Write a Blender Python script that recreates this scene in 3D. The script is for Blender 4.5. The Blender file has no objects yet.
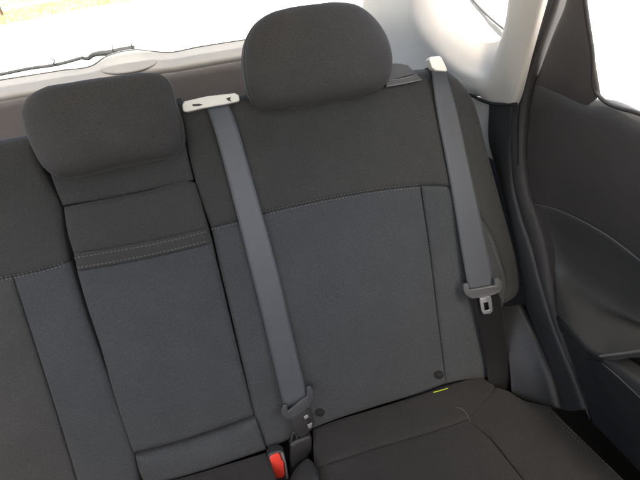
import bpy, bmesh, math, random
import numpy as np
from mathutils import noise as mnoise, Vector, Matrix

random.seed(4)
scene = bpy.context.scene
COL = scene.collection

# ------------------------------------------------------------------ camera
CAM = np.array([-0.2501, -0.5816, 0.8934])
FPX = 475.94                                   # focal length for a 640 px wide frame
ROT = np.array([[0.9611, -0.2615, -0.0895],    # rows: right, down, forward
                [-0.2215, -0.5352, -0.8152],
                [0.1653, 0.8032, -0.5723]])
_u, _s, _v = np.linalg.svd(ROT)
ROT = _u @ _v

def ray(x, y):
    return ROT.T @ np.array([(x - 320) / FPX, (y - 240) / FPX, 1.0])

def at_plane(x, y, p0, n):
    d = ray(x, y)
    k = ((np.array(p0) - CAM) @ n) / (d @ n)
    return CAM + k * d

TAU = math.radians(24.418)                     # recline of the backrest
SN = np.array([0, -math.cos(TAU), math.sin(TAU)])
SU = np.array([0, math.sin(TAU), math.cos(TAU)])

def relief(u, v):
    """soft body of the backrest: outer bolster and a little lumbar swell"""
    b = 0.026 * math.exp(-((u - 0.225) / 0.065) ** 2) * max(0.0, min(1.0, (0.70 - v) / 0.25)) * max(0.0, min(1.0, (v - 0.05) / 0.2))
    l = 0.010 * math.exp(-((u + 0.06) / 0.16) ** 2) * math.sin(max(0, min(1, v / 0.6)) * math.pi)
    return b + l

def seat(x, y, w=0.0):
    """point of the backrest surface seen at (x, y), lifted by w"""
    h = w
    for _ in range(5):
        P = at_plane(x, y, SN * h, SN)
        h = w + relief(P[0], P @ SU)
    return at_plane(x, y, SN * h, SN)

def seat_flat(x, y, w=0.0):
    return at_plane(x, y, SN * w, SN)

CN = np.array([0, 0.15, 1.0]); CN /= np.linalg.norm(CN)

def cush(x, y, w=0.0):
    return at_plane(x, y, np.array([0, 0, 0.012]) + CN * w, CN)

def px(x, y, X):
    return at_plane(x, y, (X, 0, 0), np.array([1.0, 0, 0]))

def py(x, y, Y):
    return at_plane(x, y, (0, Y, 0), np.array([0, 1.0, 0]))

DN = np.array([1.0, 0, 0.25]); DN /= np.linalg.norm(DN)

def dglass(x, y, off=0.0):
    return at_plane(x, y, (0.335 + off, 0, 0.6), DN)

def S(pts, w=0.0): return [seat(a, b, w) for a, b in pts]
def SF(pts, w=0.0): return [seat_flat(a, b, w) for a, b in pts]
def K(pts, w=0.0): return [cush(a, b, w) for a, b in pts]
def PX(pts, X): return [px(a, b, X) for a, b in pts]
def PXV(pts): return [px(a, b, X) for a, b, X in pts]
def PY(pts, Y): return [py(a, b, Y) for a, b in pts]
def DG(pts, off=0.0): return [dglass(a, b, off) for a, b in pts]

# ------------------------------------------------------------------ materials
def nodes_of(m):
    m.use_nodes = True
    nt = m.node_tree
    return nt, nt.nodes, nt.links, nt.nodes['Principled BSDF']

def fabric(name, c, fine=620, bump=0.35, var=0.28, sheen=0.06, rough=0.9, weave=True):
    m = bpy.data.materials.new(name)
    nt, N, L, b = nodes_of(m)
    tc = N.new('ShaderNodeTexCoord')
    n1 = N.new('ShaderNodeTexNoise'); n1.inputs['Scale'].default_value = fine; n1.inputs['Detail'].default_value = 2
    n2 = N.new('ShaderNodeTexNoise'); n2.inputs['Scale'].default_value = 14; n2.inputs['Detail'].default_value = 5
    L.new(tc.outputs['Object'], n1.inputs['Vector']); L.new(tc.outputs['Object'], n2.inputs['Vector'])
    mp = N.new('ShaderNodeMapRange'); mp.inputs[1].default_value = 0.3; mp.inputs[2].default_value = 0.7
    mp.inputs[3].default_value = 1 - var; mp.inputs[4].default_value = 1 + var
    L.new(n1.outputs['Fac'], mp.inputs[0])
    mp2 = N.new('ShaderNodeMapRange'); mp2.inputs[1].default_value = 0.3; mp2.inputs[2].default_value = 0.7
    mp2.inputs[3].default_value = 0.93; mp2.inputs[4].default_value = 1.07
    L.new(n2.outputs['Fac'], mp2.inputs[0])
    mu = N.new('ShaderNodeMath'); mu.operation = 'MULTIPLY'
    L.new(mp.outputs[0], mu.inputs[0]); L.new(mp2.outputs[0], mu.inputs[1])
    vm = N.new('ShaderNodeVectorMath'); vm.operation = 'SCALE'
    vm.inputs[0].default_value = c
    L.new(mu.outputs[0], vm.inputs['Scale'])
    L.new(vm.outputs[0], b.inputs['Base Color'])
    bp = N.new('ShaderNodeBump'); bp.inputs['Strength'].default_value = bump; bp.inputs['Distance'].default_value = 0.0008
    h = n1.outputs['Fac']
    if weave:
        vo = N.new('ShaderNodeTexVoronoi'); vo.inputs['Scale'].default_value = 520
        L.new(tc.outputs['Object'], vo.inputs['Vector'])
        ad = N.new('ShaderNodeMath'); ad.operation = 'ADD'
        L.new(n1.outputs['Fac'], ad.inputs[0]); L.new(vo.outputs['Distance'], ad.inputs[1])
        h = ad.outputs[0]
    L.new(h, bp.inputs['Height']); L.new(bp.outputs[0], b.inputs['Normal'])
    b.inputs['Roughness'].default_value = rough
    b.inputs['Specular IOR Level'].default_value = 0.25
    b.inputs['Sheen Weight'].default_value = sheen
    b.inputs['Sheen Roughness'].default_value = 0.5
    return m

def plastic(name, c, rough=0.55, grain=900, bump=0.15, var=0.05, spec=0.4, metal=0.0):
    m = bpy.data.materials.new(name)
    nt, N, L, b = nodes_of(m)
    tc = N.new('ShaderNodeTexCoord')
    n1 = N.new('ShaderNodeTexNoise'); n1.inputs['Scale'].default_value = grain; n1.inputs['Detail'].default_value = 2
    n2 = N.new('ShaderNodeTexNoise'); n2.inputs['Scale'].default_value = 9; n2.inputs['Detail'].default_value = 6
    L.new(tc.outputs['Object'], n1.inputs['Vector']); L.new(tc.outputs['Object'], n2.inputs['Vector'])
    mp = N.new('ShaderNodeMapRange'); mp.inputs[1].default_value = 0.3; mp.inputs[2].default_value = 0.7
    mp.inputs[3].default_value = 1 - var; mp.inputs[4].default_value = 1 + var
    L.new(n2.outputs['Fac'], mp.inputs[0])
    vm = N.new('ShaderNodeVectorMath'); vm.operation = 'SCALE'; vm.inputs[0].default_value = c
    L.new(mp.outputs[0], vm.inputs['Scale']); L.new(vm.outputs[0], b.inputs['Base Color'])
    mr = N.new('ShaderNodeMapRange'); mr.inputs[3].default_value = rough - 0.07; mr.inputs[4].default_value = rough + 0.07
    L.new(n2.outputs['Fac'], mr.inputs[0]); L.new(mr.outputs[0], b.inputs['Roughness'])
    bp = N.new('ShaderNodeBump'); bp.inputs['Strength'].default_value = bump; bp.inputs['Distance'].default_value = 0.0005
    L.new(n1.outputs['Fac'], bp.inputs['Height']); L.new(bp.outputs[0], b.inputs['Normal'])
    b.inputs['Specular IOR Level'].default_value = spec
    b.inputs['Metallic'].default_value = metal
    return m

def webbing_mat(name, c):
    """belt webbing: fine ribs across the strap (UV.x runs across, UV.y along in metres)"""
    m = bpy.data.materials.new(name)
    nt, N, L, b = nodes_of(m)
    uv = N.new('ShaderNodeUVMap')
    w = N.new('ShaderNodeTexWave'); w.wave_type = 'BANDS'; w.bands_direction = 'X'
    w.inputs['Scale'].default_value = 5.5; w.inputs['Distortion'].default_value = 0.3
    L.new(uv.outputs[0], w.inputs['Vector'])
    w2 = N.new('ShaderNodeTexWave'); w2.wave_type = 'BANDS'; w2.bands_direction = 'DIAGONAL'
    w2.inputs['Scale'].default_value = 60
    L.new(uv.outputs[0], w2.inputs['Vector'])
    tc = N.new('ShaderNodeTexCoord')
    n2 = N.new('ShaderNodeTexNoise'); n2.inputs['Scale'].default_value = 30; n2.inputs['Detail'].default_value = 6
    L.new(tc.outputs['Object'], n2.inputs['Vector'])
    mx = N.new('ShaderNodeMath'); mx.operation = 'MULTIPLY_ADD'; mx.inputs[1].default_value = 0.12; mx.inputs[2].default_value = 0.86
    L.new(w.outputs['Fac'], mx.inputs[0])
    mx2 = N.new('ShaderNodeMath'); mx2.operation = 'MULTIPLY_ADD'; mx2.inputs[1].default_value = 0.14
    L.new(n2.outputs['Fac'], mx2.inputs[0]); L.new(mx.outputs[0], mx2.inputs[2])
    vm = N.new('ShaderNodeVectorMath'); vm.operation = 'SCALE'; vm.inputs[0].default_value = c
    L.new(mx2.outputs[0], vm.inputs['Scale']); L.new(vm.outputs[0], b.inputs['Base Color'])
    ad = N.new('ShaderNodeMath'); ad.operation = 'ADD'
    L.new(w.outputs['Fac'], ad.inputs[0]); L.new(w2.outputs['Fac'], ad.inputs[1])
    bp = N.new('ShaderNodeBump'); bp.inputs['Strength'].default_value = 0.3; bp.inputs['Distance'].default_value = 0.0004
    L.new(ad.outputs[0], bp.inputs['Height']); L.new(bp.outputs[0], b.inputs['Normal'])
    b.inputs['Roughness'].default_value = 0.42
    b.inputs['Specular IOR Level'].default_value = 0.55
    b.inputs['Sheen Weight'].default_value = 0.05
    return m

def glass_mat(name):
    m = bpy.data.materials.new(name)
    m.use_nodes = True
    nt = m.node_tree; N = nt.nodes; L = nt.links
    N.clear()
    out = N.new('ShaderNodeOutputMaterial')
    tr = N.new('ShaderNodeBsdfTransparent'); tr.inputs[0].default_value = (0.93, 0.95, 0.94, 1)
    gl = N.new('ShaderNodeBsdfGlossy'); gl.inputs['Roughness'].default_value = 0.02
    lw = N.new('ShaderNodeLayerWeight'); lw.inputs[0].default_value = 0.5
    pw = N.new('ShaderNodeMath'); pw.operation = 'POWER'; pw.inputs[1].default_value = 5
    L.new(lw.outputs['Facing'], pw.inputs[0])
    fr = N.new('ShaderNodeMath'); fr.operation = 'MULTIPLY_ADD'; fr.inputs[1].default_value = 0.9; fr.inputs[2].default_value = 0.04
    L.new(pw.outputs[0], fr.inputs[0])
    mx = N.new('ShaderNodeMixShader')
    L.new(fr.outputs[0], mx.inputs[0]); L.new(tr.outputs[0], mx.inputs[1]); L.new(gl.outputs[0], mx.inputs[2])
    L.new(mx.outputs[0], out.inputs[0])
    return m

M = {
    'upper': fabric('charcoal_fabric', (0.0335, 0.0345, 0.0335)),
    'lower': fabric('blue_grey_fabric', (0.040, 0.0445, 0.048)),
    'side': fabric('side_fabric', (0.0305, 0.032, 0.032)),
    'warm': fabric('warm_grey_fabric', (0.041, 0.042, 0.042)),
    'cushion': fabric('cushion_fabric', (0.0230, 0.0227, 0.0224)),
    'head': fabric('headrest_fabric', (0.041, 0.040, 0.039)),
    'thread': plastic('grey_thread', (0.14, 0.137, 0.128), 0.8),
    'piping': fabric('dark_piping', (0.030, 0.030, 0.030)),
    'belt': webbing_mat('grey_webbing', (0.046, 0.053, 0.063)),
    'belt_dark': webbing_mat('dark_webbing', (0.005, 0.005, 0.0055)),  # same weave in a darker tone, for the lap run and buckle strap
    'grip': plastic('grey_grip', (0.070, 0.073, 0.077), 0.42),
    'grip_dark': plastic('dark_grip', (0.042, 0.046, 0.051), 0.4),
    'black': plastic('black_plastic', (0.022, 0.022, 0.023), 0.38),
    'soft_black': plastic('matt_black', (0.007, 0.007, 0.007), 0.85),
    'steel': plastic('bright_steel', (0.75, 0.76, 0.76), 0.28, metal=0.9),
    'red': plastic('red_button', (0.62, 0.045, 0.028), 0.4),
    'white': plastic('ivory_plastic', (0.66, 0.65, 0.60), 0.42),
    'light': plastic('light_grey_trim', (0.47, 0.455, 0.42), 0.55, var=0.03),
    'ledge': plastic('ledge_plastic', (0.17, 0.161, 0.147), 0.5, var=0.04),
    'brown': plastic('brown_grey_trim', (0.070, 0.062, 0.059), 0.6),
    'trim': plastic('dark_trim', (0.028, 0.030, 0.032), 0.48),
    'seal': plastic('rubber_seal', (0.036, 0.035, 0.035), 0.65),
    'door': plastic('door_card', (0.052, 0.048, 0.0465), 0.48),
    'door_arm': plastic('armrest_skin', (0.055, 0.055, 0.053), 0.38),
    'door_low': plastic('door_lower', (0.022, 0.024, 0.026), 0.5),
    'edge': plastic('grey_edge', (0.15, 0.145, 0.14), 0.4),
    'green': plastic('lime_tag', (0.42, 0.50, 0.03), 0.7),
    'hole': plastic('hole_black', (0.008, 0.008, 0.008), 0.7),
    'glass': glass_mat('clear_glass'),
    'headliner': fabric('headliner_cloth', (0.45, 0.44, 0.41)),
    'carpet': fabric('black_carpet', (0.025, 0.025, 0.025), bump=0.8),
}

# ------------------------------------------------------------------ helpers
def link(name, verts, faces, mat, parent=None, smooth=True, uvs=None):
    me = bpy.data.meshes.new(name)
    me.from_pydata([tuple(v) for v in verts], [], faces)
    me.update()
    if uvs is not None:
        ul = me.uv_layers.new(name='UVMap')
        for lp in me.loops:
            ul.data[lp.index].uv = uvs[lp.vertex_index]
    me.materials.append(M[mat] if isinstance(mat, str) else mat)
    for p in me.polygons: p.use_smooth = smooth
    o = bpy.data.objects.new(name, me)
    COL.objects.link(o)
    if parent is not None:
        o.parent = parent
        o.matrix_parent_inverse = Matrix.Identity(4)
        # verts are given in world space: bring them into the parent's space
        top = parent
        off = Vector((0, 0, 0))
        while top is not None:
            off += top.location; top = top.parent
        me.transform(Matrix.Translation(-off))
    return o

def thing(name, label, cat, loc, group=None):
    o = bpy.data.objects.new(name, None)
    o.empty_display_size = 0.05
    COL.objects.link(o)
    o.location = Vector([float(q) for q in loc])
    o['label'] = label; o['category'] = cat
    if group: o['group'] = group
    return o

def tag(o, label=None, cat=None, group=None, kind=None):
    if label: o['label'] = label
    if cat: o['category'] = cat
    if group: o['group'] = group
    if kind: o['kind'] = kind
    return o

def spline(pts, ts, uniform=False):
    """Catmull-Rom through pts (arc-length parameter), sampled at ts in 0..1"""
    P = np.array(pts, float)
    if len(P) == 2:
        return P[0] + np.outer(ts, P[1] - P[0])
    d = np.linalg.norm(np.diff(P, axis=0), axis=1)
    k = np.concatenate([[0], np.cumsum(d)]); k /= k[-1]
    if uniform: k = np.linspace(0, 1, len(P))
    # finite-difference tangents
    T = np.zeros_like(P)
    for i in range(len(P)):
        if i == 0: T[i] = (P[1] - P[0]) / (k[1] - k[0])
        elif i == len(P) - 1: T[i] = (P[-1] - P[-2]) / (k[-1] - k[-2])
        else:
            a = (P[i] - P[i - 1]) / (k[i] - k[i - 1]); b = (P[i + 1] - P[i]) / (k[i + 1] - k[i])
            h0 = k[i] - k[i - 1]; h1 = k[i + 1] - k[i]
            T[i] = (a * h1 + b * h0) / (h0 + h1)
    out = []
    for t in ts:
        i = min(max(int(np.searchsorted(k, t, side='right')) - 1, 0), len(P) - 2)
        h = k[i + 1] - k[i]; s = (t - k[i]) / h
        h00 = 2*s**3 - 3*s**2 + 1; h10 = s**3 - 2*s**2 + s; h01 = -2*s**3 + 3*s**2; h11 = s**3 - s**2
        out.append(h00*P[i] + h10*h*T[i] + h01*P[i+1] + h11*h*T[i+1])
    return np.array(out)

def params(n, cl):
    x = np.linspace(0, 1, n)
    return (1 - cl) * x + cl * (1 - np.cos(np.pi * x)) / 2

def surf(top, right, bottom, left, nu, nv, cl=0.6):
    su, sv = params(nu, cl), params(nv, cl)
    T, B = spline(top, su), spline(bottom, su)
    L, R = spline(left, sv), spline(right, sv)
    c00, c10, c01, c11 = (T[0]+L[0])/2, (T[-1]+R[0])/2, (B[0]+L[-1])/2, (B[-1]+R[-1])/2
    s = su[None, :, None]; t = sv[:, None, None]
    P = (1-t)*T[None] + t*B[None] + (1-s)*L[:, None] + s*R[:, None] \
        - ((1-s)*(1-t)*c00 + s*(1-t)*c10 + (1-s)*t*c01 + s*t*c11)
    return P, su, sv

def grid_normals(P):
    du = np.gradient(P, axis=1); dv = np.gradient(P, axis=0)
    N = np.cross(du, dv); N /= (np.linalg.norm(N, axis=2, keepdims=True) + 1e-12)
    return N

def patch(name, top, right, bottom, left, mat, parent=None, nu=70, nv=70, roll=None, crown=0.0,
          skirt=0.02, wob=0.0006, wobs=9.0, cl=0.6, toward=None, smooth_n=6, rows=None, stations=False):
    """Four-sided upholstered panel: rolled edges, crowned middle, sides turned back."""
    if rows is not None:                       # loft through several cross rows
        su, sv = params(nu, cl), params(nv, cl)
        A = np.array([spline(q, su, stations) for q in rows])
        P = np.stack([spline(A[:, j], sv) for j in range(nu)], axis=1)
    else:
        P, su, sv = surf(top, right, bottom, left, nu, nv, cl)
    N = grid_normals(P)
    aim = CAM if toward is None else np.array(toward)
    flip = (N * (aim - P)).sum() < 0
    if flip: N = -N
    for _ in range(smooth_n):
        Q = N.copy()
        Q[1:] += N[:-1]; Q[:-1] += N[1:]; Q[:, 1:] += N[:, :-1]; Q[:, :-1] += N[:, 1:]
        N = Q / (np.linalg.norm(Q, axis=2, keepdims=True) + 1e-12)
    h = crown * 16 * (sv*(1-sv))[:, None] * (su*(1-su))[None, :]
    roll = roll or {}
    edges = {'t': P[0], 'b': P[-1], 'l': P[:, 0], 'r': P[:, -1]}
    acc = np.zeros(P.shape[:2])
    for k, (r, d) in roll.items():
        E = edges[k]
        # densify
        E2 = np.concatenate([E[:-1] + (E[1:] - E[:-1]) * f for f in (0, .25, .5, .75)] + [E[-1:]])
        D = np.sqrt(((P[:, :, None, :] - E2[None, None]) ** 2).sum(-1).min(-1))
        q = np.clip(1 - D / r, 0, 1)
        acc = acc + (d * (1 - np.sqrt(np.clip(1 - q * q, 0, 1)))) ** 3
    h = h - acc ** (1 / 3)
    if wob:
        for i in range(nv):
            for j in range(nu):
                p = P[i, j] * wobs
                h[i, j] += wob * (mnoise.noise(Vector(p)) + 0.5 * mnoise.noise(Vector(p * 2.7 + 3)))
    V = P + N * h[:, :, None]
    verts = [V[i, j] for i in range(nv) for j in range(nu)]
    faces = []
    for i in range(nv - 1):
        for j in range(nu - 1):
            a, b, c, d = i*nu+j, i*nu+j+1, (i+1)*nu+j+1, (i+1)*nu+j
            faces.append((a, d, c, b) if not flip else (a, b, c, d))
    # N = du x dv with v downwards: orient outward faces towards the viewer side
    a = verts[faces[0][0]]; b = verts[faces[0][1]]; c = verts[faces[0][2]]
    m = (nv//2)*(nu-1) + nu//2
    a, b, c = (verts[q] for q in faces[m][:3])
    if np.cross(b-a, c-a) @ N[nv//2, nu//2] < 0:
        faces = [tuple(reversed(f)) for f in faces]
    if skirt:
        loop = [(0, j) for j in range(nu)] + [(i, nu-1) for i in range(1, nv)] + \
               [(nv-1, j) for j in range(nu-2, -1, -1)] + [(i, 0) for i in range(nv-2, 0, -1)]
        base = len(verts)
        Nm = N.mean((0, 1)); Nm /= np.linalg.norm(Nm)
        for (i, j) in loop: verts.append(V[i, j] - Nm * skirt)
        n = len(loop)
        cw = []
        for q in range(n):
            i0 = loop[q][0]*nu + loop[q][1]; i1 = loop[(q+1) % n][0]*nu + loop[(q+1) % n][1]
            cw.append((i0, i1, base + (q+1) % n, base + q))
        f0 = cw[nu//2]
        A, B, Cc = (np.array(verts[q]) for q in f0[:3])
        cen = V.mean((0, 1))
        if np.cross(B-A, Cc-A) @ (A - cen) < 0: cw = [tuple(reversed(f)) for f in cw]
        faces += cw
    return link(name, verts, faces, mat, parent)

def tube(name, pts, r, mat, parent=None, n=40, seg=8, closed=False, flat=None):
    P = np.array(pts, float)
    if not closed: P = spline(P, np.linspace(0, 1, n))
    else: P = spline(np.vstack([P, P[:1]]), np.linspace(0, 1, n + 1))[:-1]
    m = len(P)
    verts, faces = [], []
    prev = None
    for i in range(m):
        t = (P[(i+1) % m] - P[i-1]) if closed else (P[min(i+1, m-1)] - P[max(i-1, 0)])
        t = t / (np.linalg.norm(t) + 1e-12)
        a = np.array([0, 0, 1.0]) if prev is None else prev
        if abs(a @ t) > 0.98: a = np.array([1.0, 0, 0])
        a = a - t * (a @ t); a /= np.linalg.norm(a); prev = a
        b = np.cross(t, a)
        rr = r(i / (m - 1)) if callable(r) else r
        for k in range(seg):
            w = 2 * math.pi * k / seg
            verts.append(P[i] + rr * (math.cos(w) * a + math.sin(w) * b))
    rng = m if closed else m - 1
    for i in range(rng):
        for k in range(seg):
            i2 = (i + 1) % m
            faces.append((i*seg+k, i*seg+(k+1) % seg, i2*seg+(k+1) % seg, i2*seg+k))
    if not closed:
        faces.append(tuple(reversed(range(seg)))); faces.append(tuple(range((m-1)*seg, m*seg)))
    return link(name, verts, faces, mat, parent)

def slab(name, poly, nrm, thick, mat, parent=None, bevel=0.0015, hole=None, seg=3):
    """prism: poly (3D points on the front face) extruded by -nrm*thick; optional hole loop"""
    nrm = np.array(nrm) / np.linalg.norm(nrm)
    bm = bmesh.new()
    def loop(pts, off): return [bm.verts.new(tuple(np.array(p) - nrm * off)) for p in pts]
    f = loop(poly, 0); bk = loop(poly, thick); n = len(f)
    if hole is None:
        bm.faces.new(f); bm.faces.new(list(reversed(bk)))
    else:
        hf = loop(hole, 0); hb = loop(hole, thick)
        assert len(hole) == n
        for i in range(n):
            j = (i + 1) % n
            bm.faces.new((f[i], f[j], hf[j], hf[i])); bm.faces.new((bk[j], bk[i], hb[i], hb[j]))
            bm.faces.new((hf[i], hf[j], hb[j], hb[i]))
    for i in range(n):
        j = (i + 1) % n
        bm.faces.new((f[j], f[i], bk[i], bk[j]))
    bmesh.ops.recalc_face_normals(bm, faces=bm.faces)
    if bevel:
        es = [e for e in bm.edges if len(e.link_faces) == 2 and e.calc_face_angle(0) > 0.6]
        bmesh.ops.bevel(bm, geom=es, offset=bevel, segments=seg, affect='EDGES', profile=0.6, clamp_overlap=True)
    me = bpy.data.meshes.new(name); bm.to_mesh(me); bm.free()
    verts = [np.array(v.co) for v in me.vertices]; faces = [tuple(p.vertices) for p in me.polygons]
    bpy.data.meshes.remove(me)
    o = link(name, verts, faces, mat, parent)
    try: o.data.set_sharp_from_angle(angle=math.radians(50))
    except Exception: pass
    return o

def box(name, lo, hi, mat, parent=None, bevel=0.004):
    lo, hi = np.array(lo, float), np.array(hi, float)
    p = [np.array((lo[0], lo[1], hi[2])), np.array((hi[0], lo[1], hi[2])), np.array((hi[0], hi[1], hi[2])), np.array((lo[0], hi[1], hi[2]))]
    return slab(name, p, (0, 0, 1), hi[2]-lo[2], mat, parent, bevel)

def stitches(name, pts, parent, nrm=SN, length=0.0042, gap=0.0026, r=0.00075, mat='thread', off=0.0):
    """row of short raised thread stitches along a seam: one part"""
    P = spline(pts, np.linspace(0, 1, 400))
    d = np.concatenate([[0], np.cumsum(np.linalg.norm(np.diff(P, axis=0), axis=1))])
    verts, faces = [], []
    s = 0.0
    nrm = np.array(nrm)
    while s + length < d[-1]:
        ln = length * random.uniform(0.85, 1.1)
        a = np.array([np.interp(s, d, P[:, k]) for k in range(3)]) + nrm * off
        b = np.array([np.interp(min(s+ln, d[-1]), d, P[:, k]) for k in range(3)]) + nrm * off
        t = (b - a) / np.linalg.norm(b - a); q = np.cross(nrm, t)
        base = len(verts)
        for f, sc, up in ((0, .4, 0), (.25, 1, .6), (.75, 1, .6), (1, .4, 0)):
            c = a + (b - a) * f + nrm * r * up
            for w in range(6):
                ang = w * math.pi / 3
                verts.append(c + r * sc * (math.cos(ang) * q + math.sin(ang) * nrm))
        for i in range(3):
            for k in range(6):
                faces.append((base+i*6+k, base+i*6+(k+1) % 6, base+(i+1)*6+(k+1) % 6, base+(i+1)*6+k))
        faces.append(tuple(base + k for k in reversed(range(6)))); faces.append(tuple(base + 18 + k for k in range(6)))
        s += ln + gap
    return link(name, verts, faces, mat, parent)

def strap(name, left, right, mat, parent, n=80, m=9, thick=0.0013, cup=0.0):
    """flat woven strap between two edge curves, with selvedge and thickness; UV in (across, metres)"""
    ts = np.linspace(0, 1, n)
    L, R = spline(left, ts), spline(right, ts)
    C_ = (L + R) / 2
    d = np.concatenate([[0], np.cumsum(np.linalg.norm(np.diff(C_, axis=0), axis=1))])
    verts, uvs, faces = [], [], []
    G = np.zeros((n, m, 3))
    for j in range(m):
        s = j / (m - 1)
        G[:, j] = L + (R - L) * s
    N = grid_normals(G)
    if (N * (CAM - G)).sum() < 0: N = -N
    for j in range(m):
        s = j / (m - 1)
        G[:, j] += N[:, j] * (cup * 4 * s * (1 - s) + (0.0006 if j in (1, m-2) else 0))
    for side in (0, 1):
        for i in range(n):
            for j in range(m):
                verts.append(G[i, j] - N[i, j] * thick * side); uvs.append((j/(m-1), d[i]))
    o = n * m
    for i in range(n-1):
        for j in range(m-1):
            a, b, c, e = i*m+j, i*m+j+1, (i+1)*m+j+1, (i+1)*m+j
            faces.append((a, e, c, b)); faces.append((o+a, o+b, o+c, o+e))
    for i in range(n-1):
        faces.append((i*m, o+i*m, o+(i+1)*m, (i+1)*m)); faces.append((i*m+m-1, (i+1)*m+m-1, o+(i+1)*m+m-1, o+i*m+m-1))
    for j in range(m-1):
        faces.append((j, j+1, o+j+1, o+j)); q = (n-1)*m
        faces.append((q+j, o+q+j, o+q+j+1, q+j+1))
    return link(name, verts, faces, mat, parent, uvs=uvs)

def pillow(name, outline, w0, wf, mat, parent, back=0.075, rr=0.040, crown=0.014, n=150, groove=0.68):
    """headrest: closed soft body grown from its outline on the backrest plane"""
    Q = spline(np.vstack([outline, outline[:1]]), np.linspace(0, 1, n + 1))[:-1]
    uv = np.array([(p[0], p @ SU) for p in Q])
    c = uv.mean(0)
    vec = uv - c; ln = np.linalg.norm(vec, axis=1, keepdims=True); dr = vec / ln
    verts, faces, rings = [], [], []
    groove_ring = None
    sw = np.clip((np.abs(dr[:, 0]) - 0.62) / 0.2, 0, 1)
    def ring(inset, w, scale=None, dip=0.0):
        if scale is not None: q = c + vec * scale
        else: q = c + vec - dr * inset
        idx = []
        for k in range(n):
            p = np.array([q[k, 0], 0, 0]) + SU * (q[k, 1])
            if dip: p = p - (np.array([dr[k, 0], 0, 0]) + SU * dr[k, 1]) * dip * sw[k]
            wn = w - 0.6 * dip * sw[k] + 0.0012 * (mnoise.noise(Vector(p * 14)) + .4 * mnoise.noise(Vector(p * 40)))
            verts.append(p + SN * wn); idx.append(len(verts) - 1)
        rings.append(idx)
    K1 = 44
    D = crown + rr
    for k in range(1, K1 + 1):
        th = (k / K1) ** 0.8 * math.pi / 2
        f = math.sin(th) ** (2 / 3.4)
        ring(0, w0 + wf - D * (1 - max(0.0, math.cos(th)) ** (2 / 2.6)), scale=max(f, 0.02) if k > 1 else 0.03,
             dip=0.0024 * math.exp(-((k - (K1 - 7)) / 1.3) ** 2))
        if k == K1 - 7: groove_ring = len(rings) - 1
    wb = w0 + wf - crown - rr
    for k in range(1, 5): ring(-0.002 * math.sin(math.pi * k / 4), wb - (back - 0.03) * k / 4)
    for k in range(1, 9):
        a = (math.pi / 2) * k / 8
        ring(rr * (1 - math.cos(a)), wb - (back - 0.03) - rr * math.sin(a))
    for k in range(1, 4): ring(0, wb - back, scale=(1 - k / 3 * 0.97) * 0.7)
    for a, b in zip(rings[:-1], rings[1:]):
        for k in range(n):
            k2 = (k + 1) % n
            faces.append((a[k], b[k], b[k2], a[k2]))
    faces.append(tuple(rings[0])); faces.append(tuple(reversed(rings[-1])))
    # winding: outline runs clockwise as seen
    f = faces[5 * n]
    A, B, Cc = (verts[q] for q in f[:3])
    if np.cross(B - A, Cc - A) @ SN < 0: faces = [tuple(reversed(q)) for q in faces]
    o = link(name, verts, faces, mat, parent)
    g = [verts[q] for q in rings[groove_ring if groove_ring is not None else K1 + 8]]
    runs, cur = [], []
    order = list(range(n)); s0 = int(np.argmin(sw)); order = order[s0:] + order[:s0]
    for k in order:
        if sw[k] > 0.25: cur.append(g[k])
        elif cur: runs.append(cur); cur = []
    if cur: runs.append(cur)
    for q in runs:
        if len(q) > 6: tube('piping', q, 0.0012, 'piping', o, n=len(q), seg=6)
    return o

SEAM = (0.010, 0.0058)
SOFT = (0.022, 0.012)

# ------------------------------------------------------------------ right backrest
L_up = [(178, 104), (184, 128), (188, 150), (195, 180), (203, 206), (211, 228)]
L_dn = [(211, 228), (221, 274), (232, 320), (244, 372), (255, 418), (268, 453)]
ST = [(211, 228), (225, 224.5), (240, 220.5), (265, 213.5), (300, 205), (340, 197), (380, 190.3), (421, 186)]
ST2 = [(421, 186), (440, 186), (464, 190)]
VS = [(421, 186), (426, 220), (431, 255), (437, 305), (442, 345), (447, 386)]
B_up = [(430, 65), (434, 85), (441, 115), (451, 150), (464, 190)]
B_dn = [(464, 190), (480, 216), (494, 239), (501, 259), (507, 284), (505, 302)]
J = [(268, 453), (300, 437), (330, 424.5), (380, 408), (425, 394), (447, 386)]
OUT = [(449, 66), (463, 78), (474.5, 93), (483, 115), (489.5, 142), (499.5, 180), (512, 227), (521.5, 266), (524, 281), (523, 292), (518, 300), (509, 306)]

rb = thing('rear_bench', 'dark grey fabric backrest with big rounded headrest, between the two grey seat belts', 'rear seat', (0.0, 0.03, 0.0))
patch('upper_panel', S([(178, 104), (212, 98), (245, 92), (320, 79), (388, 70), (410, 67), (430, 65)]), S(B_up), S(ST + ST2[1:]), S(L_up), 'upper', rb,
      nu=110, nv=70, roll={'t': (0.03, 0.035), 'b': SEAM, 'l': (0.012, 0.008), 'r': SEAM}, crown=0.004, skirt=0.05)
patch('lower_insert', S(ST), S(VS), S(J), S(L_dn), 'lower', rb, nu=100, nv=120,
      roll={'t': SEAM, 'r': SEAM, 'l': (0.012, 0.010), 'b': (0.018, 0.015)}, crown=0.006, skirt=0.05)
patch('side_insert', S(ST2), S(B_dn + [(498, 322), (492, 350), (488, 380)]), S([(447, 386), (468, 382), (488, 380)]), S(VS), 'lower', rb, nu=50, nv=110,
      roll={'t': SEAM, 'l': SEAM, 'r': SEAM, 'b': (0.018, 0.015)}, crown=0.003, skirt=0.05)
patch('bolster', S([(430, 65), (440, 65), (449, 67)]), S(OUT), S([(505, 302), (509, 306)]), S(B_up + B_dn[1:]), 'side', rb, nu=50, nv=130,
      roll={'t': (0.02, 0.02), 'l': SEAM, 'r': (0.022, 0.026), 'b': (0.01, 0.01)}, crown=0.004, skirt=0.06)
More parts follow.
